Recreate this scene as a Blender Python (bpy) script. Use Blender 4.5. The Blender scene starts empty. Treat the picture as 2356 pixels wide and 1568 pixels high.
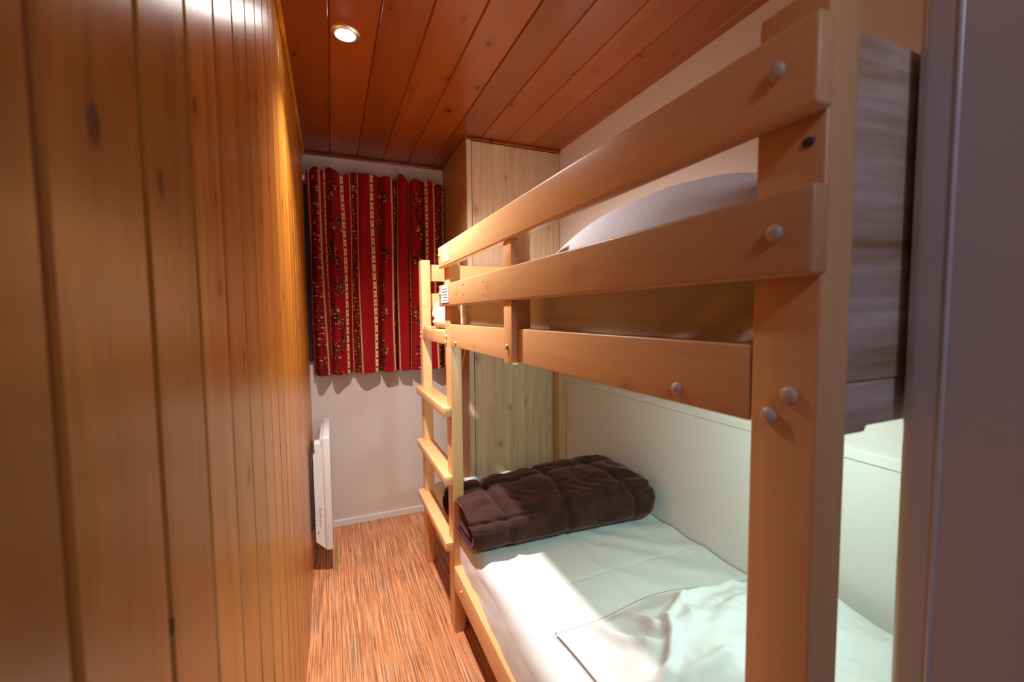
import bpy, bmesh, math, random
import numpy as np
from mathutils import Vector, noise, Matrix

S = bpy.context.scene
COL = S.collection
rnd = random.Random(7)

# ------------------------------------------------------------------ materials
def new_mat(name):
    m = bpy.data.materials.new(name); m.use_nodes = True
    nt = m.node_tree
    return m, nt, nt.nodes['Principled BSDF']

def N(nt, t, **kw):
    n = nt.nodes.new(t)
    for k, v in kw.items():
        if k in n.inputs: n.inputs[k].default_value = v
        else: setattr(n, k, v)
    return n

def L(nt, a, b): nt.links.new(a, b)

def math_n(nt, op, a, b=None, c=None):
    n = nt.nodes.new('ShaderNodeMath'); n.operation = op
    for i, x in enumerate((a, b, c)):
        if x is None: continue
        if isinstance(x, (int, float)): n.inputs[i].default_value = x
        else: nt.links.new(x, n.inputs[i])
    return n.outputs[0]

def mix_col(nt, fac, a, b, mode='MIX'):
    n = nt.nodes.new('ShaderNodeMix'); n.data_type = 'RGBA'; n.blend_type = mode
    for i, x in ((0, fac), (6, a), (7, b)):
        if isinstance(x, (int, float)): n.inputs[i].default_value = x
        elif isinstance(x, tuple): n.inputs[i].default_value = (*x, 1) if len(x) == 3 else x
        else: nt.links.new(x, n.inputs[i])
    return n.outputs[2]

def ramp(nt, fac, stops, interp='LINEAR'):
    n = nt.nodes.new('ShaderNodeValToRGB'); n.color_ramp.interpolation = interp
    e = n.color_ramp.elements
    while len(e) < len(stops): e.new(0.5)
    for i, (p, c) in enumerate(stops):
        e[i].position = p
        e[i].color = (c, c, c, 1) if isinstance(c, (int, float)) else (*c, 1)
    nt.links.new(fac, n.inputs[0])
    return n.outputs[0]

def plain(name, col, rough=0.5, metal=0.0, spec=0.5, bump=0.0, bscale=300, sheen=0.0, sheen_tint=None):
    m, nt, b = new_mat(name)
    b.inputs['Base Color'].default_value = (*col, 1)
    b.inputs['Roughness'].default_value = rough
    b.inputs['Metallic'].default_value = metal
    b.inputs['Specular IOR Level'].default_value = spec
    if sheen:
        b.inputs['Sheen Weight'].default_value = sheen
        b.inputs['Sheen Roughness'].default_value = 0.4
        if sheen_tint: b.inputs['Sheen Tint'].default_value = (*sheen_tint, 1)
    tc = N(nt, 'ShaderNodeTexCoord')
    nz = N(nt, 'ShaderNodeTexNoise'); nz.inputs['Scale'].default_value = bscale; nz.inputs['Detail'].default_value = 3
    L(nt, tc.outputs['Object'], nz.inputs['Vector'])
    c2 = mix_col(nt, nz.outputs[0], tuple(x*0.94 for x in col), tuple(min(1, x*1.05) for x in col))
    L(nt, c2, b.inputs['Base Color'])
    if bump:
        bp = N(nt, 'ShaderNodeBump'); bp.inputs['Strength'].default_value = bump; bp.inputs['Distance'].default_value = 0.001
        L(nt, nz.outputs[0], bp.inputs['Height']); L(nt, bp.outputs[0], b.inputs['Normal'])
    return m

def wood(name, base, axis=1, rough=0.35, boards=None, knot=0.5, contrast=0.22, knot_col=None, spec=0.5,
         per_object=True, coat=0.0, knot_scale=(3.0, 8.0), wave=0.002, coat_rough=0.2, cross=None, rvar=.12, knot_r=.008, knot_halo=.6, knot_core=.9):
    """lacquered softwood, grain along axis; boards=(axis, origin, pitch) gives every board its own tone and figure"""
    m, nt, b = new_mat(name)
    tc = N(nt, 'ShaderNodeTexCoord')
    vec = tc.outputs['Object']
    tone = None
    if boards:
        sep = N(nt, 'ShaderNodeSeparateXYZ'); L(nt, vec, sep.inputs[0])
        idx = math_n(nt, 'FLOOR', math_n(nt, 'DIVIDE', math_n(nt, 'SUBTRACT', sep.outputs[boards[0]], boards[1]), boards[2]))
        wn = N(nt, 'ShaderNodeTexWhiteNoise', noise_dimensions='1D'); L(nt, idx, wn.inputs['W'])
        off = N(nt, 'ShaderNodeVectorMath', operation='SCALE'); L(nt, wn.outputs['Color'], off.inputs[0]); off.inputs['Scale'].default_value = 9.0
        add = N(nt, 'ShaderNodeVectorMath', operation='ADD'); L(nt, vec, add.inputs[0]); L(nt, off.outputs[0], add.inputs[1])
        vec = add.outputs[0]; tone = wn.outputs['Value']
    elif per_object:
        oi = N(nt, 'ShaderNodeObjectInfo')
        comb = N(nt, 'ShaderNodeCombineXYZ')
        r10 = math_n(nt, 'MULTIPLY', oi.outputs['Random'], 17.0)
        for i in range(3): L(nt, r10, comb.inputs[i])
        add = N(nt, 'ShaderNodeVectorMath', operation='ADD'); L(nt, vec, add.inputs[0]); L(nt, comb.outputs[0], add.inputs[1])
        vec = add.outputs[0]; tone = oi.outputs['Random']
    # slow waviness of the grain
    nzw = N(nt, 'ShaderNodeTexNoise'); nzw.inputs['Scale'].default_value = 5.0; nzw.inputs['Detail'].default_value = 1
    L(nt, vec, nzw.inputs['Vector'])
    sub = N(nt, 'ShaderNodeVectorMath', operation='SUBTRACT'); L(nt, nzw.outputs['Color'], sub.inputs[0]); sub.inputs[1].default_value = (.5, .5, .5)
    scl = N(nt, 'ShaderNodeVectorMath', operation='SCALE'); L(nt, sub.outputs[0], scl.inputs[0]); scl.inputs['Scale'].default_value = 0.03
    ad2 = N(nt, 'ShaderNodeVectorMath', operation='ADD'); L(nt, vec, ad2.inputs[0]); L(nt, scl.outputs[0], ad2.inputs[1])
    vec2 = ad2.outputs[0]
    mp = N(nt, 'ShaderNodeMapping'); sc = [70.0]*3; sc[axis] = 2.0; mp.inputs['Scale'].default_value = sc
    L(nt, vec2, mp.inputs['Vector'])
    g = N(nt, 'ShaderNodeTexNoise'); g.inputs['Scale'].default_value = 1.0; g.inputs['Detail'].default_value = 5; g.inputs['Roughness'].default_value = .6
    L(nt, mp.outputs[0], g.inputs['Vector'])
    mp3 = N(nt, 'ShaderNodeMapping'); sc = [14.0]*3; sc[axis] = 0.8; mp3.inputs['Scale'].default_value = sc
    L(nt, vec2, mp3.inputs['Vector'])
    g2 = N(nt, 'ShaderNodeTexNoise'); g2.inputs['Scale'].default_value = 1.0; g2.inputs['Detail'].default_value = 2
    L(nt, mp3.outputs[0], g2.inputs['Vector'])
    gm = math_n(nt, 'ADD', math_n(nt, 'MULTIPLY', g.outputs[0], .5), math_n(nt, 'MULTIPLY', g2.outputs[0], .5))
    gr = ramp(nt, gm, [(.32, 0.0), (.68, 1.0)])
    dark = tuple(base[i]*(1-contrast*(0.75+.35*i)) for i in range(3)); light = tuple(min(1, x*(1+contrast*.35)) for x in base)
    col = mix_col(nt, gr, dark, light)
    if tone is not None:
        t = ramp(nt, tone, [(0, .80), (1, 1.12)])
        col = mix_col(nt, 1.0, col, t, 'MULTIPLY')
    if knot > 0:
        ca = cross if cross is not None else (1 if axis != 1 else 2)
        sp_ = N(nt, 'ShaderNodeSeparateXYZ'); L(nt, vec2, sp_.inputs[0])
        cb = N(nt, 'ShaderNodeCombineXYZ')
        L(nt, math_n(nt, 'MULTIPLY', sp_.outputs[ca], knot_scale[1]), cb.inputs[0])
        L(nt, math_n(nt, 'MULTIPLY', sp_.outputs[axis], knot_scale[0]), cb.inputs[1])
        v = N(nt, 'ShaderNodeTexVoronoi', voronoi_dimensions='2D'); v.inputs['Scale'].default_value = 1.0; L(nt, cb.outputs[0], v.inputs['Vector'])
        v.inputs['Randomness'].default_value = .85
        # true distance in metres from the cell's knot centre
        pv = N(nt, 'ShaderNodeVectorMath', operation='SUBTRACT'); L(nt, cb.outputs[0], pv.inputs[0]); L(nt, v.outputs['Position'], pv.inputs[1])
        sp2 = N(nt, 'ShaderNodeSeparateXYZ'); L(nt, pv.outputs[0], sp2.inputs[0])
        dx = math_n(nt, 'DIVIDE', sp2.outputs[0], knot_scale[1]); dy = math_n(nt, 'DIVIDE', sp2.outputs[1], knot_scale[0]*1.45)
        dist = math_n(nt, 'SQRT', math_n(nt, 'ADD', math_n(nt, 'MULTIPLY', dx, dx), math_n(nt, 'MULTIPLY', dy, dy)))
        sepc = N(nt, 'ShaderNodeSeparateColor'); L(nt, v.outputs['Color'], sepc.inputs[0])
        # only some of the cells carry a knot, each of its own size
        keep = math_n(nt, 'GREATER_THAN', sepc.outputs[0], 1-knot)
        rad = math_n(nt, 'MULTIPLY', math_n(nt, 'MULTIPLY_ADD', sepc.outputs[1], .75, .35), knot_r)
        d = math_n(nt, 'DIVIDE', dist, rad)
        halo = math_n(nt, 'MULTIPLY', keep, ramp(nt, math_n(nt, 'MULTIPLY', d, .25), [(.15, knot_halo), (.85, 0)]))
        core = math_n(nt, 'MULTIPLY', keep, ramp(nt, math_n(nt, 'MULTIPLY', d, .5), [(.30, knot_core), (.52, 0)]))
        kc = knot_col or (base[0]*.16, base[1]*.10, base[2]*.08)
        col = mix_col(nt, halo, col, tuple(x*y for x, y in zip(base, (.62, .45, .35))))
        col = mix_col(nt, core, col, kc)
    L(nt, col, b.inputs['Base Color'])
    rr_ = math_n(nt, 'MULTIPLY_ADD', g.outputs[0], rvar, rough-rvar/2)
    L(nt, rr_, b.inputs['Roughness'])
    b.inputs['Specular IOR Level'].default_value = spec
    b.inputs['Coat Weight'].default_value = coat; b.inputs['Coat Roughness'].default_value = coat_rough
    bp = N(nt, 'ShaderNodeBump'); bp.inputs['Strength'].default_value = .25; bp.inputs['Distance'].default_value = wave
    L(nt, gm, bp.inputs['Height']); L(nt, bp.outputs[0], b.inputs['Normal'])
    return m

GP = .1215; GY0 = .2600          # left wall board pitch / first groove
CP = .1435; CX0 = .0220          # ceiling board pitch / first groove
M = {}
M['wall_pine'] = wood('wall_pine', (.60, .24, .029), axis=2, rough=.30, boards=(1, GY0, GP), knot=.8, contrast=.44, knot_scale=(3.8, 8.23), knot_r=.0095, coat=.12, coat_rough=.25, wave=.003)
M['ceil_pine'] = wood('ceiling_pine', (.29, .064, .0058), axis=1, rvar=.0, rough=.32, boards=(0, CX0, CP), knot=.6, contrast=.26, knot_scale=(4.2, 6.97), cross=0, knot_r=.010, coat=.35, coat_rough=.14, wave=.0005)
PB = (.82, .49, .225)
M['pine_y'] = wood('pine_grain_lengthways', PB, axis=1, rough=.36, knot=.5, contrast=.13, knot_scale=(2.6, 9), wave=.0006, knot_r=.009, knot_halo=.3, knot_core=.28, knot_col=(.40, .25, .16))
M['pine_z'] = wood('pine_grain_upright', PB, axis=2, rough=.36, knot=.5, contrast=.13, knot_scale=(2.6, 9), wave=.0006, knot_r=.009, knot_halo=.3, knot_core=.28, knot_col=(.40, .25, .16))
M['pine_x'] = wood('pine_grain_crossways', PB, axis=0, rough=.36, knot=.2, contrast=.13, knot_scale=(2.6, 9), wave=.0006, knot_r=.009, knot_halo=.3, knot_core=.28, knot_col=(.40, .25, .16))
M['panel_wood'] = wood('grey_boards', (.64, .56, .52), axis=0, rough=.5, knot=.5, contrast=.62, wave=.004, knot_r=.012)
M['oak_door'] = wood('knotty_light_oak', (.80, .62, .42), axis=2, rough=.45, knot=.6, contrast=.34, knot_scale=(4.0, 6.5), wave=.0005, knot_col=(.36, .20, .10), cross=0, knot_r=.012, knot_halo=.7, knot_core=.6, per_object=False, boards=(0, .70, .1667))
M['oak_side'] = wood('dark_oak_side', (.50, .26, .10), axis=2, rough=.45, knot=0, contrast=.25, wave=.0005)
M['oak_edge'] = plain('pale_edge_band', (.72, .56, .42), .45)
M['white_wall'] = plain('painted_wall', (.72, .64, .585), .55, bump=.12, bscale=220)
M['white_panel'] = plain('white_wall_panel', (.76, .72, .66), .42, bump=.05, bscale=400)
M['frame_paint'] = plain('door_frame_paint', (.62, .60, .60), .28)
M['white_trim'] = plain('white_skirting', (.80, .77, .74), .35)
M['enamel'] = plain('white_enamel', (.82, .80, .77), .30)
M['dark_metal'] = plain('dark_grey_metal', (.05, .055, .07), .5)
M['black_frame'] = plain('black_window_frame', (.012, .012, .013), .6)
M['screw'] = plain('brushed_screw', (.62, .58, .55), .33, metal=.55)
M['cap'] = plain('plastic_screw_cap', (.62, .50, .40), .35)
M['ink'] = plain('dark_ink', (.05, .055, .06), .6)
M['paper'] = plain('white_label_paper', (.78, .80, .82), .5)
M['residue'] = plain('faded_sticker_paper', (.74, .52, .32), .6)
M['sheet'] = plain('white_cotton', (.74, .74, .74), .75, spec=.25, bump=.2, bscale=900, sheen=.15)
M['sheet2'] = plain('cool_tinted_cotton', (.82, .85, .93), .75, spec=.25, bump=.2, bscale=900, sheen=.15)  # white cotton, the cool glow on the upper pillow tinted into its colour
M['ticking'] = plain('mattress_ticking', (.78, .75, .68), .8, spec=.2, bump=.2, bscale=700)
M['lining'] = plain('cream_lining', (.74, .62, .50), .8, spec=.2)
M['glass'] = plain('night_window_glass', (.012, .014, .018), .06)
M['chrome'] = plain('brushed_nickel', (.75, .73, .70), .22, metal=.9)

def brown_fabric():
    m, nt, b = new_mat('brown_plush')
    tc = N(nt, 'ShaderNodeTexCoord')
    nz = N(nt, 'ShaderNodeTexNoise'); nz.inputs['Scale'].default_value = 22; nz.inputs['Detail'].default_value = 4
    L(nt, tc.outputs['Object'], nz.inputs['Vector'])
    c = mix_col(nt, ramp(nt, nz.outputs[0], [(.35, 0.), (.65, 1.)]), (.028, .0110, .0075), (.050, .019, .0135))
    L(nt, c, b.inputs['Base Color'])
    b.inputs['Roughness'].default_value = .8; b.inputs['Specular IOR Level'].default_value = .15
    b.inputs['Sheen Weight'].default_value = .36; b.inputs['Sheen Roughness'].default_value = .45
    b.inputs['Sheen Tint'].default_value = (.70, .36, .33, 1)
    bp = N(nt, 'ShaderNodeBump'); bp.inputs['Strength'].default_value = .25; bp.inputs['Distance'].default_value = .004
    L(nt, nz.outputs[0], bp.inputs['Height']); L(nt, bp.outputs[0], b.inputs['Normal'])
    return m
M['brown'] = brown_fabric()

def floor_mat():
    m, nt, b = new_mat('striped_strand_floor')
    tc = N(nt, 'ShaderNodeTexCoord')
    def stretched(sx, sy, det, seed):
        mp = N(nt, 'ShaderNodeMapping'); mp.inputs['Scale'].default_value = (sx, sy, 1); mp.inputs['Location'].default_value = (seed, seed*1.7, 0)
        L(nt, tc.outputs['Object'], mp.inputs['Vector'])
        n = N(nt, 'ShaderNodeTexNoise'); n.inputs['Scale'].default_value = 1; n.inputs['Detail'].default_value = det; n.inputs['Roughness'].default_value = .65
        L(nt, mp.outputs[0], n.inputs['Vector']); return n.outputs[0]
    a = stretched(210, 3.2, 3, 0); c = stretched(140, 2.6, 2, 7.3); d = stretched(260, 5, 2, 3.1)
    col = ramp(nt, a, [(.28, (.12, .040, .016)), (.41, (.50, .165, .062)), (.52, (.70, .295, .125)), (.61, (.78, .40, .205)), (.74, (.82, .56, .38))])
    grey = ramp(nt, c, [(.54, 0.), (.62, .85)])
    col = mix_col(nt, grey, col, (.27, .165, .10))
    drk = ramp(nt, d, [(.33, .75), (.42, 0.)])
    col = mix_col(nt, drk, col, (.085, .035, .018))
    L(nt, col, b.inputs['Base Color'])
    b.inputs['Roughness'].default_value = .42; b.inputs['Specular IOR Level'].default_value = .35
    return m
M['floor'] = floor_mat()

def curtain_mat():
    m, nt, b = new_mat('red_printed_cotton')
    at = N(nt, 'ShaderNodeVertexColor'); at.layer_name = 'print'
    L(nt, at.outputs[0], b.inputs['Base Color'])
    b.inputs['Roughness'].default_value = .85; b.inputs['Specular IOR Level'].default_value = .15
    return m
M['curtain'] = curtain_mat()

def lens_mat():
    m, nt, b = new_mat('lit_lamp_glass')
    b.inputs['Base Color'].default_value = (1, 1, 1, 1)
    b.inputs['Emission Color'].default_value = (1, .95, .88, 1)
    b.inputs['Emission Strength'].default_value = 75.0
    return m
M['lens'] = lens_mat()

# ------------------------------------------------------------------ builders
def empty(name, loc, label, cat, group=None):
    o = bpy.data.objects.new(name, None); COL.objects.link(o)
    o.location = loc; o.empty_display_size = .1
    o['label'] = label; o['category'] = cat
    if group: o['group'] = group
    return o

def world_loc(o):
    v = Vector((0, 0, 0))
    while o is not None:
        v += o.location; o = o.parent
    return v

def link(name, bm, mat, parent=None, smooth=False, label=None, base=None):
    """bmesh in world coordinates -> one mesh object (origin at base, or its parent's origin)"""
    bmesh.ops.recalc_face_normals(bm, faces=bm.faces)
    me = bpy.data.meshes.new(name)
    o = bpy.data.objects.new(name, me); COL.objects.link(o)
    org = Vector((0, 0, 0))
    if base is not None:
        org = Vector(base)
    if parent is not None:
        o.parent = parent
        pl = world_loc(parent)
        o.location = org - pl if base is not None else (0, 0, 0)
        if base is None: org = pl
    elif base is not None:
        o.location = org
    bmesh.ops.translate(bm, verts=bm.verts, vec=-org)
    for f in bm.faces: f.smooth = smooth
    bm.to_mesh(me); bm.free()
    for mm in (mat if isinstance(mat, (list, tuple)) else [mat]): me.materials.append(mm)
    if label: o['label'] = label
    return o

def shade(o):      # smooth shading only over the rounded arrises
    me = o.data
    for p in me.polygons: p.use_smooth = True
    try: me.set_sharp_from_angle(angle=math.radians(40))
    except Exception: pass
    return o

def top(o, label, cat, group=None):
    o['label'] = label; o['category'] = cat
    if group: o['group'] = group
    return o

def struct(o):
    o['kind'] = 'structure'; return o

def bx(x0, x1, y0, y1, z0, z1, bev=.003, seg=2, bm=None):
    b2 = bmesh.new()
    bmesh.ops.create_cube(b2, size=1)
    for v in b2.verts:
        v.co = Vector((x0+(v.co.x+.5)*(x1-x0), y0+(v.co.y+.5)*(y1-y0), z0+(v.co.z+.5)*(z1-z0)))
    if bev > 0:
        bmesh.ops.bevel(b2, geom=b2.edges[:], offset=bev, segments=seg, profile=.5, affect='EDGES')
    if bm is None: return b2
    me = bpy.data.meshes.new('tmp'); b2.to_mesh(me); b2.free(); bm.from_mesh(me); bpy.data.meshes.remove(me)
    return bm

def prism(pts, axis, a0, a1, bev=0.0, bm=None, seg=2):
    """pts: polygon in the two other axes (cyclic order), extruded along axis"""
    b2 = bmesh.new()
    def mk(p, a):
        if axis == 0: return (a, p[0], p[1])
        if axis == 1: return (p[0], a, p[1])
        return (p[0], p[1], a)
    lo = [b2.verts.new(mk(p, a0)) for p in pts]; hi = [b2.verts.new(mk(p, a1)) for p in pts]
    b2.faces.new(lo); b2.faces.new(hi[::-1])
    n = len(pts)
    for i in range(n): b2.faces.new((lo[i], hi[i], hi[(i+1) % n], lo[(i+1) % n]))
    bmesh.ops.recalc_face_normals(b2, faces=b2.faces)
    if bev: bmesh.ops.bevel(b2, geom=b2.edges[:], offset=bev, segments=seg, profile=.5, affect='EDGES')
    if bm is None: return b2
    me = bpy.data.meshes.new('tmp'); b2.to_mesh(me); b2.free(); bm.from_mesh(me); bpy.data.meshes.remove(me)
    return bm

def lathe(prof, center, direction, seg=28, bm=None):
    """prof: list of (r, h) from start to end along direction"""
    bm = bm or bmesh.new()
    d = Vector(direction).normalized()
    q = Vector((0, 0, 1)).rotation_difference(d)
    c = Vector(center); rings = []
    for r, h in prof:
        if r < 1e-6:
            rings.append([bm.verts.new(c + q @ Vector((0, 0, h)))])
        else:
            rings.append([bm.verts.new(c + q @ Vector((r*math.cos(2*math.pi*i/seg), r*math.sin(2*math.pi*i/seg), h))) for i in range(seg)])
    for a, b in zip(rings, rings[1:]):
        for i in range(seg):
            j = (i+1) % seg
            if len(a) == 1 and len(b) == 1: continue
            if len(a) == 1: bm.faces.new((a[0], b[i], b[j]))
            elif len(b) == 1: bm.faces.new((a[i], b[0], a[j]))
            else: bm.faces.new((a[i], b[i], b[j], a[j]))
    return bm

def grid_bm(nu, nv, fn, close_u=False):
    bm = bmesh.new()
    vs = [[bm.verts.new(fn(i/(nu-(0 if close_u else 1)), j/(nv-1))) for j in range(nv)] for i in range(nu)]
    for i in range(nu if close_u else nu-1):
        k = (i+1) % nu
        for j in range(nv-1):
            bm.faces.new((vs[i][j], vs[k][j], vs[k][j+1], vs[i][j+1]))
    bm.verts.ensure_lookup_table()
    return bm, vs

def sm(a, b, x):
    t = min(1, max(0, (x-a)/(b-a))); return t*t*(3-2*t)

def fbm(x, y, z=0.0, o=3):
    s = 0; a = .5
    for i in range(o):
        s += a*noise.noise(Vector((x, y, z+i*11.3))); x *= 2; y *= 2; a *= .5
    return s

def ridge(x, y, z=0.0):
    return 1-2*abs(noise.noise(Vector((x, y, z))))

# ------------------------------------------------------------------ dimensions (metres, camera stands at x=0,y=0)
XL, XR, YF, ZC = -.117, 1.212, 2.6875, 2.151
YN = -.35
Xp, tP = .4095, .044
N1, N2 = .252, .321
A1, A2 = 1.576, 1.648
B1, B2 = 2.098, 2.167

# ------------------------------------------------------------------ room shell
bm = bx(XL-.05, XR+.1, YN, YF+.1, -.06, 0, 0)
struct(link('floor', bm, M['floor']))

def groove_profile(a0, a1, first, pitch, face, depth, half, sgn):
    """profile line (along, across) of V-jointed boards"""
    pts = [(a0, face)]
    k = math.ceil((a0-first)/pitch)
    while first+k*pitch < a1:
        g = first+k*pitch
        if g-half > a0 and g+half < a1:
            pts += [(g-half*.45, face), (g-half*.25, face+sgn*depth*.15), (g-.0008, face+sgn*depth), (g+.0008, face+sgn*depth), (g+half*.9, face+sgn*depth*.10), (g+half, face)]
        k += 1
    pts.append((a1, face))
    return pts

# left wall: tongue-and-groove boards upright
pp = groove_profile(YN, YF+.02, GY0, GP, XL, .0065, .0080, -1)
poly = [(x, y) for y, x in pp] + [(XL-.05, YF+.02), (XL-.05, YN)]
bm = prism(poly, 2, 0, ZC, 0)
struct(link('wall_left', bm, M['wall_pine']))
# ceiling boards run front to back
pp = groove_profile(XL-.05, XR+.1, CX0, CP, ZC, .006, .0060, 1)
poly = [(x, z) for x, z in pp] + [(XR+.1, ZC+.05), (XL-.05, ZC+.05)]
bm = prism(poly, 1, YN, YF+.1, 0)
struct(link('ceiling', bm, M['ceil_pine']))
struct(link('wall_back', bx(XL, XR+.1, YF, YF+.1, 0, ZC, 0), M['white_wall']))
struct(link('wall_right', bx(XR, XR+.1, YN, YF, 0, ZC, 0), M['white_wall']))
struct(link('trim_1', bx(XR-.003, XR, .21, 2.172, .02, .868, .001), M['white_panel']))
struct(link('trim_2', prism([(XR, .868), (XR-.006, .868), (XR-.011, .872), (XR-.011, .895), (XR-.006, .900), (XR, .900)], 1, .21, 2.172, 0), M['white_panel']))
# wall beside the doorway, with its rounded frame
JX = .547
struct(link('wall_front', bx(JX+.02, XR, .06, .248, 0, ZC, 0), M['white_wall']))
prof = []
FY = .256
for k in range(9):
    a = math.pi - k*(math.pi/2)/8
    prof.append((JX+.014+.014*math.cos(a), FY-.014+.014*math.sin(a)))
prof = [(JX, .2240), (JX-.0012, .2230), (JX-.0018, .2215), (JX-.0012, .2200), (JX, .2190)][::-1] + prof + [(JX+.05, FY), (JX+.05, YN), (JX, YN)]
struct(shade(link('trim_3', prism(prof, 2, 0, ZC, 0), M['frame_paint'], smooth=False)))
# ceiling trims
struct(link('trim_4', bx(XL, XL+.014, YN, YF, ZC-.022, ZC, .004), M['wall_pine']))
struct(link('trim_5', bx(XL+.014, .668, YF-.014, YF, ZC-.016, ZC, .004), M['ceil_pine']))
struct(link('trim_6', bx(.669, XR, 2.158, 2.172, ZC-.014, ZC, .004), M['ceil_pine']))
struct(link('baseboard_back', bx(XL, .668, YF-.012, YF, 0, .040, .003), M['white_trim']))
# night window behind the curtain
w = struct(link('window_1', bx(XL+.002, .60, YF-.022, YF, .99, 1.97, .003), M['black_frame']))
link('window_pane', bx(XL+.04, .56, YF-.026, YF-.0215, 1.04, 1.92, 0), M['glass'], w)

# ------------------------------------------------------------------ downlight
dl = empty('ceiling_spotlight', (.073, 1.539, ZC), 'lit round recessed spotlight in the orange pine ceiling', 'ceiling light')
c = (.073, 1.539, ZC)
link('trim_ring', lathe([(.033, -.012), (.045, -.008), (.046, .0), (.043, .003), (.037, .0065), (.0315, .007), (.030, .003), (.0295, -.010)], c, (0, 0, -1), 40), M['chrome'], dl, True)
link('lamp_lens', lathe([(.0, .0115), (.012, .0110), (.022, .0090), (.0294, .0050), (.0294, -.008)], c, (0, 0, -1), 40), M['lens'], dl, True)

# ------------------------------------------------------------------ wardrobe
wd = empty('wardrobe', (.95, 2.43, 0), 'tall light knotty oak wardrobe in the back corner beside the curtain', 'wardrobe')
link('carcass', bx(.688, XR, 2.196, YF-.001, .0, ZC-.001, .001), M['oak_side'], wd)
link('side_panel', bx(.669, .687, 2.190, YF-.001, 0, ZC-.001, .001), M['oak_side'], wd, label='darker brown side panel')
link('edge_strip', bx(.6685, .6935, 2.1727, 2.1895, 0, ZC-.001, .0012), M['oak_edge'], wd)
link('door', bx(.697, XR-.003, 2.1735, 2.193, .03, ZC-.015, .0015), M['oak_door'], wd)

# ------------------------------------------------------------------ bunk bed
bed = empty('bunk_bed', (.81, 1.2, 0), 'pale pine bunk bed with guard rails and side ladder along the right wall', 'bunk bed')
def post(y0, y1, ztop, rear=False):
    x0, x1 = (XR-.004-tP, XR-.004) if rear else (Xp, Xp+tP)
    return link('post', bx(x0, x1, y0, y1, 0, ztop, .0035, 3), M['pine_z'], bed, True)
pN = post(N1, N2, 1.535); pA = post(A1, A2, 1.513); pB = post(B1, B2, 1.509)
pNr = post(N1, N2, 1.509, True); pBr = post(B1, B2, 1.509, True)
# guard rails on the outside of the posts
GR = .022
r1 = link('guard_rail', bx(Xp-GR, Xp, .247, A2, 1.420, 1.500, .0045, 3), M['pine_y'], bed, True)
r2 = link('guard_rail', bx(Xp-GR, Xp, .247, A2, 1.2755, 1.3555, .0045, 3), M['pine_y'], bed, True)
# side beams of the upper bunk, flush between the posts
BT = .034
sb = link('side_beam', bx(Xp+.0005, Xp+BT, N2+.002, A1, 1.1265, 1.2085, .0025, 3), M['pine_y'], bed, True)
sb2 = link('side_beam', bx(Xp+.0005, Xp+BT, A2, B1, 1.1265, 1.179, .0025, 3), M['pine_y'], bed, True)
link('side_beam', bx(XR-.004-BT, XR-.0045, N2, B1, 1.1265, 1.2085, .0025, 3), M['pine_y'], bed, True)
# notched guard post between beam and rails
i0, i1, i2 = .394, Xp, Xp+.0345
poly = [(i0, 1.123), (i1, 1.123), (i1, 1.2095), (i2, 1.2095), (i2, 1.492), (i1, 1.492), (i1, 1.419), (i0, 1.419), (i0, 1.3565), (i1, 1.3565), (i1, 1.2745), (i0, 1.2745)]
gp = link('guard_post', prism(poly, 1, .9415, .9895, .0008), M['pine_z'], bed)
# ladder steps let into the posts
def step(z0, z1):
    x0, xm, x1 = .379, Xp, .452
    pts = [(x0+.006, A1), (x0+.002, A1+.002), (x0, A1+.007), (x0, B2-.027), (x0+.002, B2-.022), (x0+.006, B2-.020), (xm, B2-.020), (xm, B1), (x1, B1), (x1, A2), (xm, A2), (xm, A1)]
    return link('ladder_step', prism(pts, 2, z0, z1, .0025, None, 2), M['pine_y'], bed)
for z in (.859, .594, .335): step(z, z+.033)
# lower side rail
LRT = .035
link('lower_side_rail', bx(Xp+.0005, Xp+LRT, N2, A1, .182, .272, .0025, 3), M['pine_y'], bed, True)
link('lower_side_rail', bx(XR-.004-LRT, XR-.0045, N2, B1, .182, .272, .0025, 3), M['pine_y'], bed, True)
# end boards: near end closed by one broad grey panel, far end by two boards
EX0, EX1 = Xp+tP, XR-.004-tP
link('end_panel', bx(EX0+.002, EX1, .2625, .2805, 1.172, 1.509, .0025), M['panel_wood'], bed, True, label='broad grey horizontal end board')
eb = prism([(EX0, 1.171), (EX0, 1.1185), (.505, 1.1185), (.509, 1.1245), (EX1, 1.1245), (EX1, 1.171)], 1, .264, .298, .0012)
link('end_beam', eb, M['panel_wood'], bed)
link('end_beam', bx(EX0, EX1, B1+.016, B1+.050, 1.1265, 1.179, .0025), M['pine_x'], bed, True)
link('end_beam', bx(EX0, EX1, N1+.016, N1+.050, .182, .272, .0025), M['pine_x'], bed, True)
link('end_beam', bx(EX0, EX1, B1+.016, B1+.050, .182, .272, .0025), M['pine_x'], bed, True)
link('end_board', bx(EX0-.001, EX1, B1+.018, B1+.040, 1.409, 1.490, .003), M['pine_x'], bed, True)
link('end_board', bx(EX0-.001, EX1, B1+.018, B1+.040, 1.268, 1.349, .003), M['pine_x'], bed, True)
# unseen bearers under the upper slats, added to stop spotlight leaking onto the sheet
link('light_stop_bearer', bx(Xp+BT, Xp+BT+.095, N2, A1, 1.127, 1.1595, .002), M['pine_y'], bed)
link('light_stop_bearer', bx(Xp+BT, Xp+BT+.042, A2, B1, 1.127, 1.1595, .002), M['pine_y'], bed)
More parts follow.
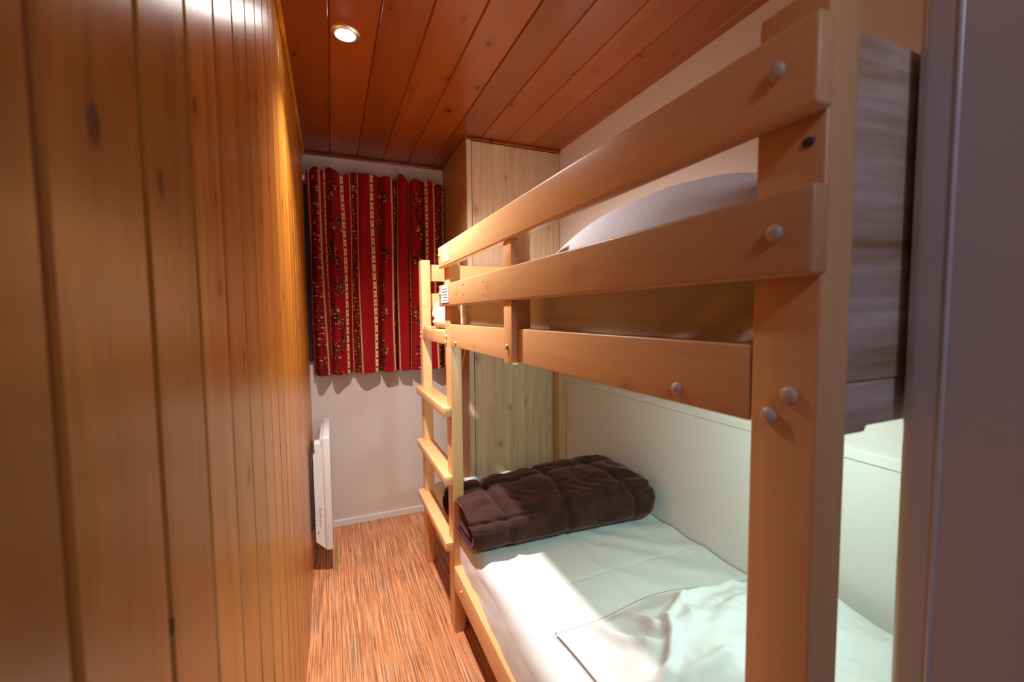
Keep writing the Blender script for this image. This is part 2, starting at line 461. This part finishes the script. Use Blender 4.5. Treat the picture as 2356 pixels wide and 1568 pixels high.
# slats of both bunks
for base_z in (1.160, .236):
    for k in range(13):
        y = .40 + k*.1355
        y1 = y+.07
        xs0 = Xp+BT+.001
        if y < A2 and y1 > A1-.01 or y1 > B1: xs0 = EX0+.001
        link('slat', bx(xs0, XR-.004-BT-.001, y, min(y1, B1+.015), base_z, base_z+.018, .0015), M['pine_x'], bed, True)
link('slat', bx(Xp+.006, XR-.06, 2.045, 2.094, 1.1795, 1.190, .0015), M['pine_x'], bed, True)
for o in bed.children: shade(o)

# screws and plastic caps, each on the part that carries it
def cap(parent, p, d, r=.0085, h=.0065, m='cap', name='screw_cap'):
    prof = [(r*.96, -.001), (r, .0012), (r*.98, h*.45), (r*.82, h*.75), (r*.5, h*.95), (0, h)]
    return link(name, lathe(prof, p, d, 24), M[m], parent, True)
X_ = (-1, 0, 0)
cap(r1, (Xp-GR, .284, 1.464), X_, .0078); cap(r2, (Xp-GR, .282, 1.317), X_, .0078)
cap(pN, (Xp, .2785, 1.162), X_, .0085); cap(pN, (Xp, .2985, 1.1385), X_, .0080)
cap(sb, (Xp+.0005, .426, 1.146), X_, .0075); cap(sb, (Xp+.0005, 1.500, 1.142), X_, .0065)
cap(gp, (i0, .967, 1.164), X_, .0068)
cap(pA, (Xp, 1.628, 1.161), X_, .0065); cap(pA, (Xp, 1.636, 1.138), X_, .0065)
cap(r1, (Xp-GR, 1.622, 1.466), X_, .0060); cap(r2, (Xp-GR, 1.628, 1.322), X_, .0060)
cap(pB, (Xp, 2.125, 1.158), X_, .006); cap(pB, (Xp, 2.140, 1.138), X_, .006)
cap(bed, (Xp+.0005, 1.475, .229), X_, .0055)
cap(pB, (Xp+.014, B1, 1.475), (0, -1, 0), .005, .0012, 'screw', 'screw')
cap(pB, (Xp+.014, B1, 1.284), (0, -1, 0), .005, .0012, 'screw', 'screw')
# sunk barrel nut in the near post
bm = lathe([(.0045, .0002), (.0045, .0012), (0, .0012)], (Xp, .268, 1.398), X_, 16)
for v in bm.verts: v.co.y = .268+(v.co.y-.268)*1.25
link('barrel_nut', bm, M['dark_metal'], pN, True)
# screw holes in the middle rail
for y, z in ((1.12, 1.341), (1.118, 1.299), (.975, 1.3455), (.973, 1.298)):
    pass
for y, z in ((1.316, 1.338), (1.314, 1.306), (1.128, 1.333), (1.127, 1.297)):
    link('screw_hole', lathe([(.0026, .0), (.0026, .0005), (0, .0005)], (Xp-GR, y, z), X_, 12), M['ink'], r2, True)
# notice label at the ladder end of the middle rail, pale sticker patch on the top rail
x = Xp-GR
lab = link('notice_label', bx(x-.0022, x-.0002, 1.497, 1.602, 1.287, 1.348, .0004), M['paper'], r2, label='white notice label with five lines of small print')
bm = bmesh.new()
for k, (a, b2_) in enumerate(((1.512, 1.580), (1.508, 1.590), (1.510, 1.586), (1.514, 1.572), (1.508, 1.590))):
    z = 1.337-k*.0102
    y = a
    while y < b2_:
        ln = .006+.008*rnd.random()
        bx(x-.0026, x-.0021, y, min(y+ln, b2_), z-.0014, z+.0014, 0, bm=bm); y += ln+.0022
link('print_lines', bm, M['ink'], lab)
link('old_sticker', bx(x-.0009, x-.0001, 1.478, 1.580, 1.434, 1.490, .0002), M['residue'], r1, label='faded pale sticker patch')

# ------------------------------------------------------------------ bedding, lower bunk
def mattress(name, x0, x1, y0, y1, z0, z1, mat, wr, label, cat, seed, fn=None, r=.045, nx=90, ny=200):
    """soft block: superellipse section across, closed ends, with wrinkles"""
    cx, cz = (x0+x1)/2, (z0+z1)/2
    hx, hz = (x1-x0)/2, (z1-z0)/2
    def P(u, v):
        a = 2*math.pi*u
        ca, sa = math.cos(a), math.sin(a)
        # rounded-rectangle section
        e = r/hz
        def rr(c, h, rad): return math.copysign(1, c)
        px = max(-1, min(1, ca*1.6)); pz = max(-1, min(1, sa*1.6))
        k = math.hypot(px, pz)
        t = abs(v*2-1)
        endk = math.sqrt(max(0, 1-max(0, (t-(1-2*r/(y1-y0)))/(2*r/(y1-y0)))**2.4))
        shrink = r*(1-endk)
        X = cx+px*(hx-shrink); Z = cz+pz*(hz-shrink)
        # round the arrises
        dx, dz = hx-shrink-abs(X-cx), hz-shrink-abs(Z-cz)
        if dx < r and dz < r:
            q = math.hypot(r-dx, r-dz)
            if q > r:
                s = r/q
                X = cx+math.copysign(hx-shrink-r+(r-dx)*s, X-cx); Z = cz+math.copysign(hz-shrink-r+(r-dz)*s, Z-cz)
        Y = y0+(y1-y0)*v
        p = Vector((X, Y, Z))
        if fn: p = fn(p)
        return p
    bm, vs = grid_bm(nx, ny, P, True)
    bm.faces.new([vs[i][0] for i in range(nx)][::-1]); bm.faces.new([vs[i][ny-1] for i in range(nx)])
    return top(link(name, bm, mat, None, True, base=(cx, (y0+y1)/2, z0)), label, cat)

mattress('mattress', Xp+LRT+.006, XR-.010, N2+.012, B1+.010, .255, .400, M['ticking'], 0,
         'thick mattress on the lower bunk, covered by the white sheet', 'mattress', 1, r=.04, nx=72, ny=60)

# sheet: draped over the top, hanging at the aisle side
LX0 = Xp+LRT
def sheet_fn(u, v):
    Y = .335+(2.105-.335)*v
    W = .145                     # hanging side
    R_ = .050
    s = u*(W+R_*1.57+(XR-.008-LX0-R_))
    edge = LX0-.006-.010*fbm(Y*3.1, 2.2, 0)-.012*sm(1.45, .7, Y)
    if s < W:
        z = .405-R_-(W-s)*.86; x = edge-.012*math.sin(min(1, (W-s)/W)*math.pi)*(0.4+fbm(Y*5, 1.3, 4)*1.2)
    elif s < W+R_*1.57:
        a = (s-W)/R_
        x = edge+R_*(1-math.cos(a)); z = .405-R_+R_*math.sin(a)
    else:
        x = edge+R_+(s-W-R_*1.57)*((XR-.008-edge-R_)/(XR-.008-LX0-R_)); z = .405
    d = (x-LX0)
    topk = sm(W*.7, W+R_*2.5, s)
    # gentle sag and lie of the cloth
    z += topk*(.006*fbm(x*3, Y*2.2, 5)+.0035*ridge(x*9+Y*2.5, Y*3-x*2, 2)**3*sm(.55, .95, x))
    # long creases fanning to the wall side under the comforter
    ang = math.atan2(Y-1.75, x-.35)
    z += topk*.0028*sm(.7, 1.0, x)*math.sin(ang*46+fbm(x*4, Y*4, 1)*3)*sm(.75, 1.05, Y)
    # pressed fold lines
    z -= topk*.0045*math.exp(-((x-.80-.012*(Y-1.2))/.0055)**2)
    z -= topk*.0018*math.exp(-((Y-1.13)/.006)**2)
    z += .004*fbm(Y*7, s*9, 3)*(1-topk)
    x += (1-topk)*.010*fbm(Y*4.5+z*6, z*9, 8)
    return Vector((x, Y, z))
bm, vs = grid_bm(170, 300, sheet_fn)
sh = link('bed_sheet', bm, M['sheet'], None, True, base=(.82, 1.2, .40))
md = sh.modifiers.new('thick', 'SOLIDIFY'); md.thickness = .002; md.offset = -1
top(sh, 'smooth white sheet spread over the lower bunk mattress', 'bed sheet')

# folded brown comforter across the far half of the lower bunk
def comforter():
    x0, x1 = .426, 1.202
    NU, NV = 150, 150
    root = empty('comforter', (.80, 1.58, .405), 'dark brown quilted comforter folded across the lower bunk', 'comforter')
    seams_x = (.575, .795, 1.035)
    def sec(v, X, inset=0.0):
        t = (X-x0)/(x1-x0)
        a = 2*math.pi*v
        ny = .218+.012*t-inset; h = .066+.018*sm(0, .8, t)-inset*.75
        cy = 1.570-.030*t; cz = .407+.066+.018*sm(0, .8, t)
        # superellipse, flatter base
        n = 2.9
        c, s = math.cos(a), math.sin(a)
        yy = math.copysign(abs(c)**(2/n), c); zz = math.copysign(abs(s)**(2/n), s)
        endk = 1.0
        if X > x1-.075: endk = math.sqrt(max(0, 1-((X-(x1-.075))/.075)**2))*.6+.4
        if X < x0+.03: endk = .955+.045*math.sqrt(max(0, 1-((x0+.03-X)/.03)**2))
        return cy, cz, yy*ny*endk, zz*h*endk, c, s
    def P(v, u):
        X = x0+(x1-x0)*u
        cy, cz, yy, zz, c, s = sec(v, X)
        Y = cy+yy; Z = cz+zz
        up = sm(-.4, .2, s)
        dsp = 0
        for q in seams_x:
            w = q+.035*(zz/.08)*0+.03*math.sin(yy*6+q*9)
            dsp -= .012*math.exp(-((X-w)/.011)**2)
            dsp += .006*math.exp(-((abs(X-w)-.05)/.04)**2)
        # seams along the length
        ang = math.atan2(s, -c)     # 0 at the near side, pi/2 on top
        for q in (.62, 1.75):
            dd = (ang-q)*.12
            dsp -= .010*math.exp(-(dd/.008)**2)
            dsp += .004*math.exp(-((abs(dd)-.035)/.025)**2)
        dsp += .011*fbm(X*7, ang*2.2, 1)+.004*ridge(X*16+ang*3, ang*5, 3)
        dsp += .007*ridge(X*5-ang*1.5, ang*2+X*4, 9)*sm(.9, 1.15, X)
        nrm = Vector((0, c*.8, s)).normalized()
        k = up*dsp+(1-up)*dsp*.25
        Z2 = Z+nrm.z*k
        return Vector((X+.012*math.sin(v*12)*(1 if u < .02 else 0), Y+nrm.y*k, max(.4075, Z2)))
    bm, vs = grid_bm(NV, NU, P, True)
    bm.faces.new([vs[i][NU-1] for i in range(NV)])
    # turn the cloth in at the open end
    prev = [vs[i][0] for i in range(NV)]
    for k, (ins, dxx) in enumerate(((.008, -.004), (.018, .004), (.022, .06))):
        ring = []
        for i in range(NV):
            cy, cz, yy, zz, c, s = sec(i/NV, x0, ins)
            ring.append(bm.verts.new((x0+dxx, cy+yy, cz+zz)))
        for i in range(NV):
            j = (i+1) % NV
            bm.faces.new((prev[i], prev[j], ring[j], ring[i]))
        prev = ring
    bm.faces.new(prev[::-1])
    link('cover', bm, M['brown'], root, True)
    # the folded layers seen in the open end
    for kk, (ins, m, dxx) in enumerate(((.030, 'brown', .014), )):
        bm = bmesh.new()
        # two flat folded layers
        for (za, zb, ya, yb) in ((.418, .462, 1.42, 1.755), (.468, .512, 1.43, 1.75)):
            def Q(v, u, za=za, zb=zb, ya=ya, yb=yb):
                a = 2*math.pi*v; c, s = math.cos(a), math.sin(a)
                yy = math.copysign(abs(c)**.55, c); zz = math.copysign(abs(s)**.75, s)
                X = x0+.010+.05*u
                k = 1 if u > 0 else .86
                return Vector((X, (ya+yb)/2+yy*(yb-ya)/2*(.985 if u == 0 else 1), (za+zb)/2+zz*(zb-za)/2*k+.004*fbm(yy*3, za*40, 2)))
            b3, vs3 = grid_bm(64, 4, Q, True)
            b3.faces.new([vs3[i][0] for i in range(64)][::-1]); b3.faces.new([vs3[i][3] for i in range(64)])
            me = bpy.data.meshes.new('tmp'); b3.to_mesh(me); b3.free(); bm.from_mesh(me); bpy.data.meshes.remove(me)
        link('inner_fold', bm, M['brown'], root, True)
    return root
comforter()

# rumpled white pillow at the near end of the lower bunk
def heap(name, fn_edge, fn_h, base, mat, nu, nv, label, cat):
    bm = bmesh.new()
    tops = [[None]*nv for _ in range(nu)]; bots = [[None]*nv for _ in range(nu)]
    for i in range(nu):
        for j in range(nv):
            u, v = i/(nu-1), j/(nv-1)
            X, Y = fn_edge(u, v); h, b0 = fn_h(u, v, X, Y)
            tops[i][j] = bm.verts.new((X, Y, h))
            if i in (0, nu-1) or j in (0, nv-1): bots[i][j] = tops[i][j]
            else: bots[i][j] = bm.verts.new((X, Y, b0))
    for i in range(nu-1):
        for j in range(nv-1):
            bm.faces.new((tops[i][j], tops[i+1][j], tops[i+1][j+1], tops[i][j+1]))
            q = (bots[i][j], bots[i][j+1], bots[i+1][j+1], bots[i+1][j])
            if len(set(q)) == 4:
                try: bm.faces.new(q)
                except ValueError: pass
    return top(link(name, bm, mat, None, True, base=base), label, cat)

def pil_edge(u, v):
    # u across from aisle to wall, v from near end to far edge
    X = .512+(1.196-.512)*u; Y = .345+(.950-.345)*v
    X += (1-u)*(.055*(1-v)**1.0*1.3 + .020*math.sin(v*7)*(1-v))
    Y += v*(-.012*math.sin(u*9)+.030*math.sin(u*math.pi)*.6 - .035*u*u)
    return X, Y
def pil_h(u, v, X, Y):
    e = min(1, u/.34)*1.0; e = sm(0, 1, e)
    f = sm(0, 1, min(1, (1-v)/.42)); n_ = sm(0, 1, min(1, v/.10)); w_ = sm(0, 1, min(1, (1-u)/.06))
    body = e*f*n_*w_
    h = .4110+.002
    h += .092*body
    # flap of the case lies flat along the far and aisle edges, with folds running up into the body
    fl = (1-body)*min(1, 6*min(u, 1-u, v, 1-v))
    ang = math.atan2(.95-Y, X-.50)
    fl = max(0, fl)
    lim = min(1, 9*min(u, 1-u, v, 1-v))
    h += .034*fl*max(0, ridge(X*5.5-Y*2.5+1.1, Y*4+X*2.2, 3.7)-.15)
    h += .018*body*ridge(X*4+Y*3, Y*5-X*2, 6.1)
    def fold(px, py, qx, qy, wd, ht, bend=0.0):
        dx, dy = qx-px, qy-py; ln = math.hypot(dx, dy)
        t = ((X-px)*dx+(Y-py)*dy)/(ln*ln)
        n = ((X-px)*-dy+(Y-py)*dx)/ln + bend*math.sin(math.pi*min(1, max(0, t)))
        return ht*math.exp(-(n/wd)**2)*sm(-.15, .2, t)*sm(1.15, .75, t)
    k = 0
    k += fold(1.15, .86, .74, .80, .016, .024, .03)     # long roll running in from the wall
    k += fold(.74, .80, .60, .66, .014, .024, -.02)
    k += fold(.61, .93, .66, .74, .013, .022, .012)
    k += fold(.69, .94, .70, .78, .012, .018, -.012)
    k += fold(.60, .70, .78, .62, .018, .020, .02)
    k += fold(.57, .60, .76, .52, .018, .018, .02)
    k += fold(.90, .93, .78, .74, .014, .012, .01)
    k -= fold(.655, .92, .69, .72, .012, .012, .0)
    k -= fold(1.10, .80, .80, .73, .018, .012, .03)
    h += k*lim
    h += (.005*fbm(X*14, Y*14, 2)+.0025*ridge(X*22+Y*9, Y*17-X*6, 8))*lim
    return h, .4105
heap('pillow', pil_edge, pil_h, (.86, .62, .41), M['sheet'], 150, 150,
     'rumpled white pillow in a loose case at the near end of the lower bunk', 'pillow')

# ------------------------------------------------------------------ bedding, upper bunk
UX0 = Xp+BT
def up_fn(p):
    # fitted sheet gathered at the ends, sagging side
    q = p.copy()
    e0 = sm(.62, .36, p.y); e1 = sm(1.93, 2.04, p.y)
    side = sm(.60, .49, p.x)
    q.x += side*(.006*math.sin((p.z-1.18)*40)*0+.006*fbm(p.y*3, p.z*14, 1))
    f0 = math.sin(p.y*60+(p.z-1.2)*95)*.5+math.sin(p.y*33-(p.z-1.2)*50)*.5
    q.x += side*e0*.010*f0
    f1 = math.sin(math.atan2(p.z-1.17, p.x-.47+.01)*22)
    q.y += e1*.010*f1; q.x -= side*e1*(.0035*f1+.034)
    if p.z > 1.29: q.z += .008*fbm(p.x*4, p.y*3, 2)
    # piping seam low on the side
    q.x += side*.004*math.exp(-((p.z-1.226)/.004)**2)*(1-e0)*(1-e1)
    return q
mattress('mattress', .488, XR-.010, N2-.02, B1-.004, 1.1800, 1.312, M['ticking'], 0,
         'white sheeted mattress on the upper bunk behind the guard rails', 'mattress', 4, fn=up_fn, r=.035, nx=110, ny=300)
def up_edge(u, v):
    X = .475+(1.05-.475)*u; Y = .34+(1.02-.34)*v
    return X, Y
def up_h(u, v, X, Y):
    e = (max(0, 1-(2*u-1)**4)**.5)*(max(0, 1-abs(2*v-1)**2.6)**.62)
    h = 1.3135+.172*e
    h += e*(.012*fbm(X*5, Y*5, 4)+.010*ridge(X*6+Y*3, Y*4, 1)*.6)
    return h, 1.3125
heap('pillow', up_edge, up_h, (.76, .66, 1.3125), M['sheet2'], 70, 80,
     'plump white pillow, tinted blue for cool light, on the upper bunk behind the top guard rails', 'pillow')

# ------------------------------------------------------------------ reading lamp under the upper bunk (source of the cool light below)
bl = empty('bunk_lamp', (.80, .50, 1.16), 'small white lamp batten under the near end of the upper bunk', 'lamp')
link('housing', prism([(.445, 1.158), (.445, 1.125), (.487, 1.052), (.516, 1.112), (.53, 1.158)], 0, .66, .94, .003), M['enamel'], bl, True)

# ------------------------------------------------------------------ curtain
def build_curtain():
    x0, x1 = -.108, .656
    z0, z1 = .914, 2.045
    NU, NV = 430, 560
    nprng = np.random.RandomState(3)
    us = np.linspace(0, 1, NU); vs_ = np.linspace(0, 1, NV)
    U, V = np.meshgrid(us, vs_, indexing='ij')       # V: 0 top .. 1 hem
    # material coordinate runs in the cloth; folds swing it in depth and a little sideways
    ph = 2*np.pi*(U*7.0+.35*np.sin(U*9)+.10*V)
    amp = .017+.013*V
    wav = np.sin(ph)+.35*np.sin(ph*2.1+1.3+V*.8)
    Y = (YF-.070)+amp*wav
    lean = .010*np.sin(U*6+1)*V
    X = x0+(x1-x0)*U + .011*np.cos(ph)*(.6+.4*V)+.003*np.sin(V*6+U*22)+lean-.018*(1-V)*(U < .5)*(.5-U)*0
    topz = z1-.012*np.sin(U*7.1*np.pi*1.6)-.010*(U)-.012*np.sin(ph+.8)
    hem = z0+.004*np.sin(ph)+.006*U
    Z = topz*(1-V)+hem*V
    # ---- printed stripes (colour belongs to the cloth)
    W = (x1-x0)
    mx = U*W                                           # metres across the cloth
    mz = V*(z1-z0)
    red = np.array([.31, .006, .009]); deep = np.array([.20, .004, .008]); yel = np.array([.80, .52, .19]); dk = np.array([.035, .008, .012])
    col = np.zeros(U.shape+(3,)); col[:] = red
    def hsh(a, b, k):
        q = np.sin(a*127.1+b*311.7+k*74.7)*43758.5453
        return q-np.floor(q)
    def cellnoise(cell, k):
        a = np.floor(mx/cell); b = np.floor(mz/cell)
        fx = mx/cell-a-.5; fz = mz/cell-b-.5
        ox = (hsh(a, b, k)-.5)*.5; oz = (hsh(a, b, k+1)-.5)*.5
        return np.hypot(fx-ox, fz-oz), hsh(a, b, k+2), hsh(a, b, k+3)
    flowers = .85*np.array([[.62, .30, .10], [.55, .07, .04], [.70, .52, .30], [.06, .10, .03], [.62, .16, .06], [.12, .08, .06], [.70, .40, .12]])
    def florets(mask, cell, k, dens, rad=.33):
        d, sel, ci = cellnoise(cell, k)
        m2 = mask & (d < rad*(0.6+.5*ci)) & (sel < dens)
        idx = (ci*6.99).astype(int)
        col[m2] = flowers[idx[m2]]
        ctr = m2 & (d < .10)
        col[ctr] = np.array([.30, .03, .02])
    def band(c, w): return np.abs(mx-c) < w/2
    # positions measured across the curtain (fraction of its width)
    P_ = [(.055, 'zig'), (.128, 'yel'), (.185, 'bou'), (.238, 'yel'), (.330, 'zig'), (.448, 'yel'), (.522, 'bou'), (.620, 'zig'), (.735, 'yel'), (.800, 'bou'), (.868, 'yel'), (.945, 'zig'), (.992, 'yel')]
    for fpos, kind in P_:
        c = fpos*W
        if kind == 'yel':
            b_ = band(c, .0185); col[b_] = yel
            var = hsh(np.floor(mz/.021), 0, fpos*10)
            col[b_] *= (.86+.22*var[b_])[:, None]
            edge = b_ & (np.abs(mx-c) > .0080); col[edge] = dk
            zc = (mz+.01*fpos*50) % .050-.025
            dots = np.hypot((mx-c)/.0062, zc/.0062) < 1
            col[dots & b_] = np.array([.12, .012, .02])
            zc2 = (mz+.025+.01*fpos*50) % .050-.025
            d2 = np.hypot((np.abs(mx-c)-.004)/.0028, zc2/.004) < 1
            col[d2 & b_] = np.array([.45, .16, .05])
        elif kind == 'zig':
            w = .050
            b_ = band(c, w); col[b_] = deep
            florets(b_ & (np.abs(mx-c) < .020), .017, 3+fpos*7, .75)
            zz = np.abs(((mz/.0115) % 1)-.5)*2
            e = np.abs(np.abs(mx-c)-(w/2-.001+.0035*(zz-.5)))
            col[e < .0024] = np.array([.72, .50, .22])
        else:
            ctr = c+.012*np.sin(mz*21+fpos*9)
            dens = .5+.5*np.sin(mz*36+fpos*20)
            d = np.abs(mx-ctr)
            mk = (d < .006+.020*dens)
            lum = mk & (cellnoise(.010, 9+fpos)[1] < .45); col[lum] = dk*1.5
            florets(mk & (dens > .25), .0135, 21+fpos*5, .7, .36)
            vine = d < .0016; col[vine] = np.array([.05, .03, .012])
    verts = np.stack([X, Y, Z], -1).reshape(-1, 3)
    base = np.array([(x0+x1)/2, YF-.070, z0])
    idx = np.arange(NU*NV).reshape(NU, NV)
    f = np.stack([idx[:-1, :-1], idx[1:, :-1], idx[1:, 1:], idx[:-1, 1:]], -1).reshape(-1, 4)
    me = bpy.data.meshes.new('curtain')
    me.from_pydata([], [], [])
    me.vertices.add(len(verts)); me.vertices.foreach_set('co', (verts-base).astype(np.float32).ravel())
    me.loops.add(f.size); me.loops.foreach_set('vertex_index', f.astype(np.int32).ravel())
    me.polygons.add(len(f)); me.polygons.foreach_set('loop_start', np.arange(0, f.size, 4, dtype=np.int32))
    me.update(calc_edges=True); me.validate()
    a = me.color_attributes.new('print', 'FLOAT_COLOR', 'POINT')
    rgba = np.ones((NU*NV, 4), np.float32); rgba[:, :3] = col.reshape(-1, 3)
    a.data.foreach_set('color', rgba.ravel())
    me.polygons.foreach_set('use_smooth', np.ones(len(f), bool))
    me.materials.append(M['curtain'])
    o = bpy.data.objects.new('curtain', me); COL.objects.link(o); o.location = base
    md = o.modifiers.new('thick', 'SOLIDIFY'); md.thickness = .0015
    return top(o, 'red curtain with yellow dotted stripes and floral bands over the back window', 'curtain')
build_curtain()
rod = empty('curtain_rod', (.28, YF-.034, 1.992), 'thin white curtain rod carrying the red curtain', 'curtain rod')
link('rod', lathe([(0, 0), (.006, 0), (.006, .765), (0, .765)], (-.108, YF-.034, 1.992), (1, 0, 0), 16), M['enamel'], rod, True)
link('bracket', bx(-.1165, -.106, YF-.075, YF-.0225, 1.978, 2.004, .003), M['enamel'], rod, True)

# ------------------------------------------------------------------ electric heater on the left wall
he = empty('electric_heater', (-.066, 2.40, .12), 'white electric panel heater fixed low on the pine wall', 'heater')
hy0, hy1 = 2.20, 2.625
link('front_panel', bx(-.057, -.0235, hy0, hy1, .116, .668, .007, 4), M['enamel'], he, True)
link('body', prism([(-.099, .165), (-.057, .122), (-.057, .640), (-.070, .640), (-.0995, .585)], 1, hy0+.006, hy1-.006, .002), M['enamel'], he)
ct = link('control_box', bx(-.094, -.066, hy0+.008, hy0+.07, .606, .645, .004, 3), M['enamel'], he, True)
link('control_dial', bx(-.066, -.058, hy0+.004, hy0+.05, .628, .662, .003, 3), M['enamel'], he, True)
link('wall_bracket', bx(XL+.0005, -.097, hy0+.02, hy1-.06, .215, .560, .002), M['dark_metal'], he, True)
bm = bmesh.new()
for k in range(9):
    z = .235+k*.011
    bx(-.080, -.080+.004+.010*rnd.random(), hy0+.0046, hy0+.0052, z, z+.004, 0, bm=bm)
    if k % 2: bx(-.092, -.088, hy0+.0046, hy0+.0052, z, z+.005, 0, bm=bm)
lathe([(.0, .0), (.0055, 0), (.0055, .0006), (0, .0006)], (-.087, hy0+.0052, .212), (0, -1, 0), 18, bm)
M['faint_ink'] = plain('faint_grey_print', (.42, .40, .40), .6)
link('rating_print', bm, M['faint_ink'], he, label='faint grey rating print')

# ------------------------------------------------------------------ lights
def light(name, kind, loc, energy, col, **kw):
    d = bpy.data.lights.new(name, kind); d.energy = energy; d.color = col
    for k, v in kw.items(): setattr(d, k, v)
    o = bpy.data.objects.new(name, d); COL.objects.link(o); o.location = loc
    return o
sp = light('spotlight_bulb', 'SPOT', (.073, 1.539, ZC-.014), 202, (1, .915, .87), spot_size=math.radians(124), spot_blend=1.0, shadow_soft_size=.028)
sp.rotation_euler = Vector((.30, .03, -1)).to_track_quat('-Z', 'Y').to_euler()
ar = light('bunk_lamp_tube', 'AREA', (.80, .50, 1.085), 15.0, (.66, 1.0, .95), shape='RECTANGLE', size=.26, size_y=.09)
ar.rotation_euler = (math.radians(58), 0, 0)
ad = light('next_room_lamp', 'AREA', (.12, -.82, 2.08), 3.8, (.80, .76, .88), shape='DISK', size=.24)
ad.rotation_euler = (Vector((.45, .3, 1.3))-Vector((.12, -.82, 2.08))).to_track_quat('-Z', 'Y').to_euler()
wd_ = bpy.data.worlds.new('World'); S.world = wd_; wd_.use_nodes = True
bg = wd_.node_tree.nodes['Background']; bg.inputs[0].default_value = (.25, .37, 1.0, 1); bg.inputs[1].default_value = .16

# ------------------------------------------------------------------ camera
F, yaw, pitch, roll = 991.05, .3973, -.0617, -.0092
cam = bpy.data.cameras.new('Camera'); co = bpy.data.objects.new('Camera', cam); COL.objects.link(co); S.camera = co
cam.sensor_width = 36; cam.lens = 36*F/2356; cam.clip_start = .01; cam.clip_end = 50
fw = Vector((math.sin(yaw)*math.cos(pitch), math.cos(yaw)*math.cos(pitch), math.sin(pitch)))
rt = Vector((math.cos(yaw), -math.sin(yaw), 0)); u0 = rt.cross(fw)
R = rt*math.cos(roll)+u0*math.sin(roll); Uv = -rt*math.sin(roll)+u0*math.cos(roll)
mat = Matrix((R, Uv, -fw)).transposed().to_4x4(); mat.translation = (0, 0, 1.243)
co.matrix_world = mat
cam.dof.use_dof = True; cam.dof.focus_distance = 1.7; cam.dof.aperture_fstop = 4.5

S.view_settings.view_transform = 'Standard'; S.view_settings.look = 'None'
S.view_settings.gamma = 1; S.view_settings.use_curve_mapping = False
S.view_settings.exposure = 0.0
S.cycles.use_denoising = True
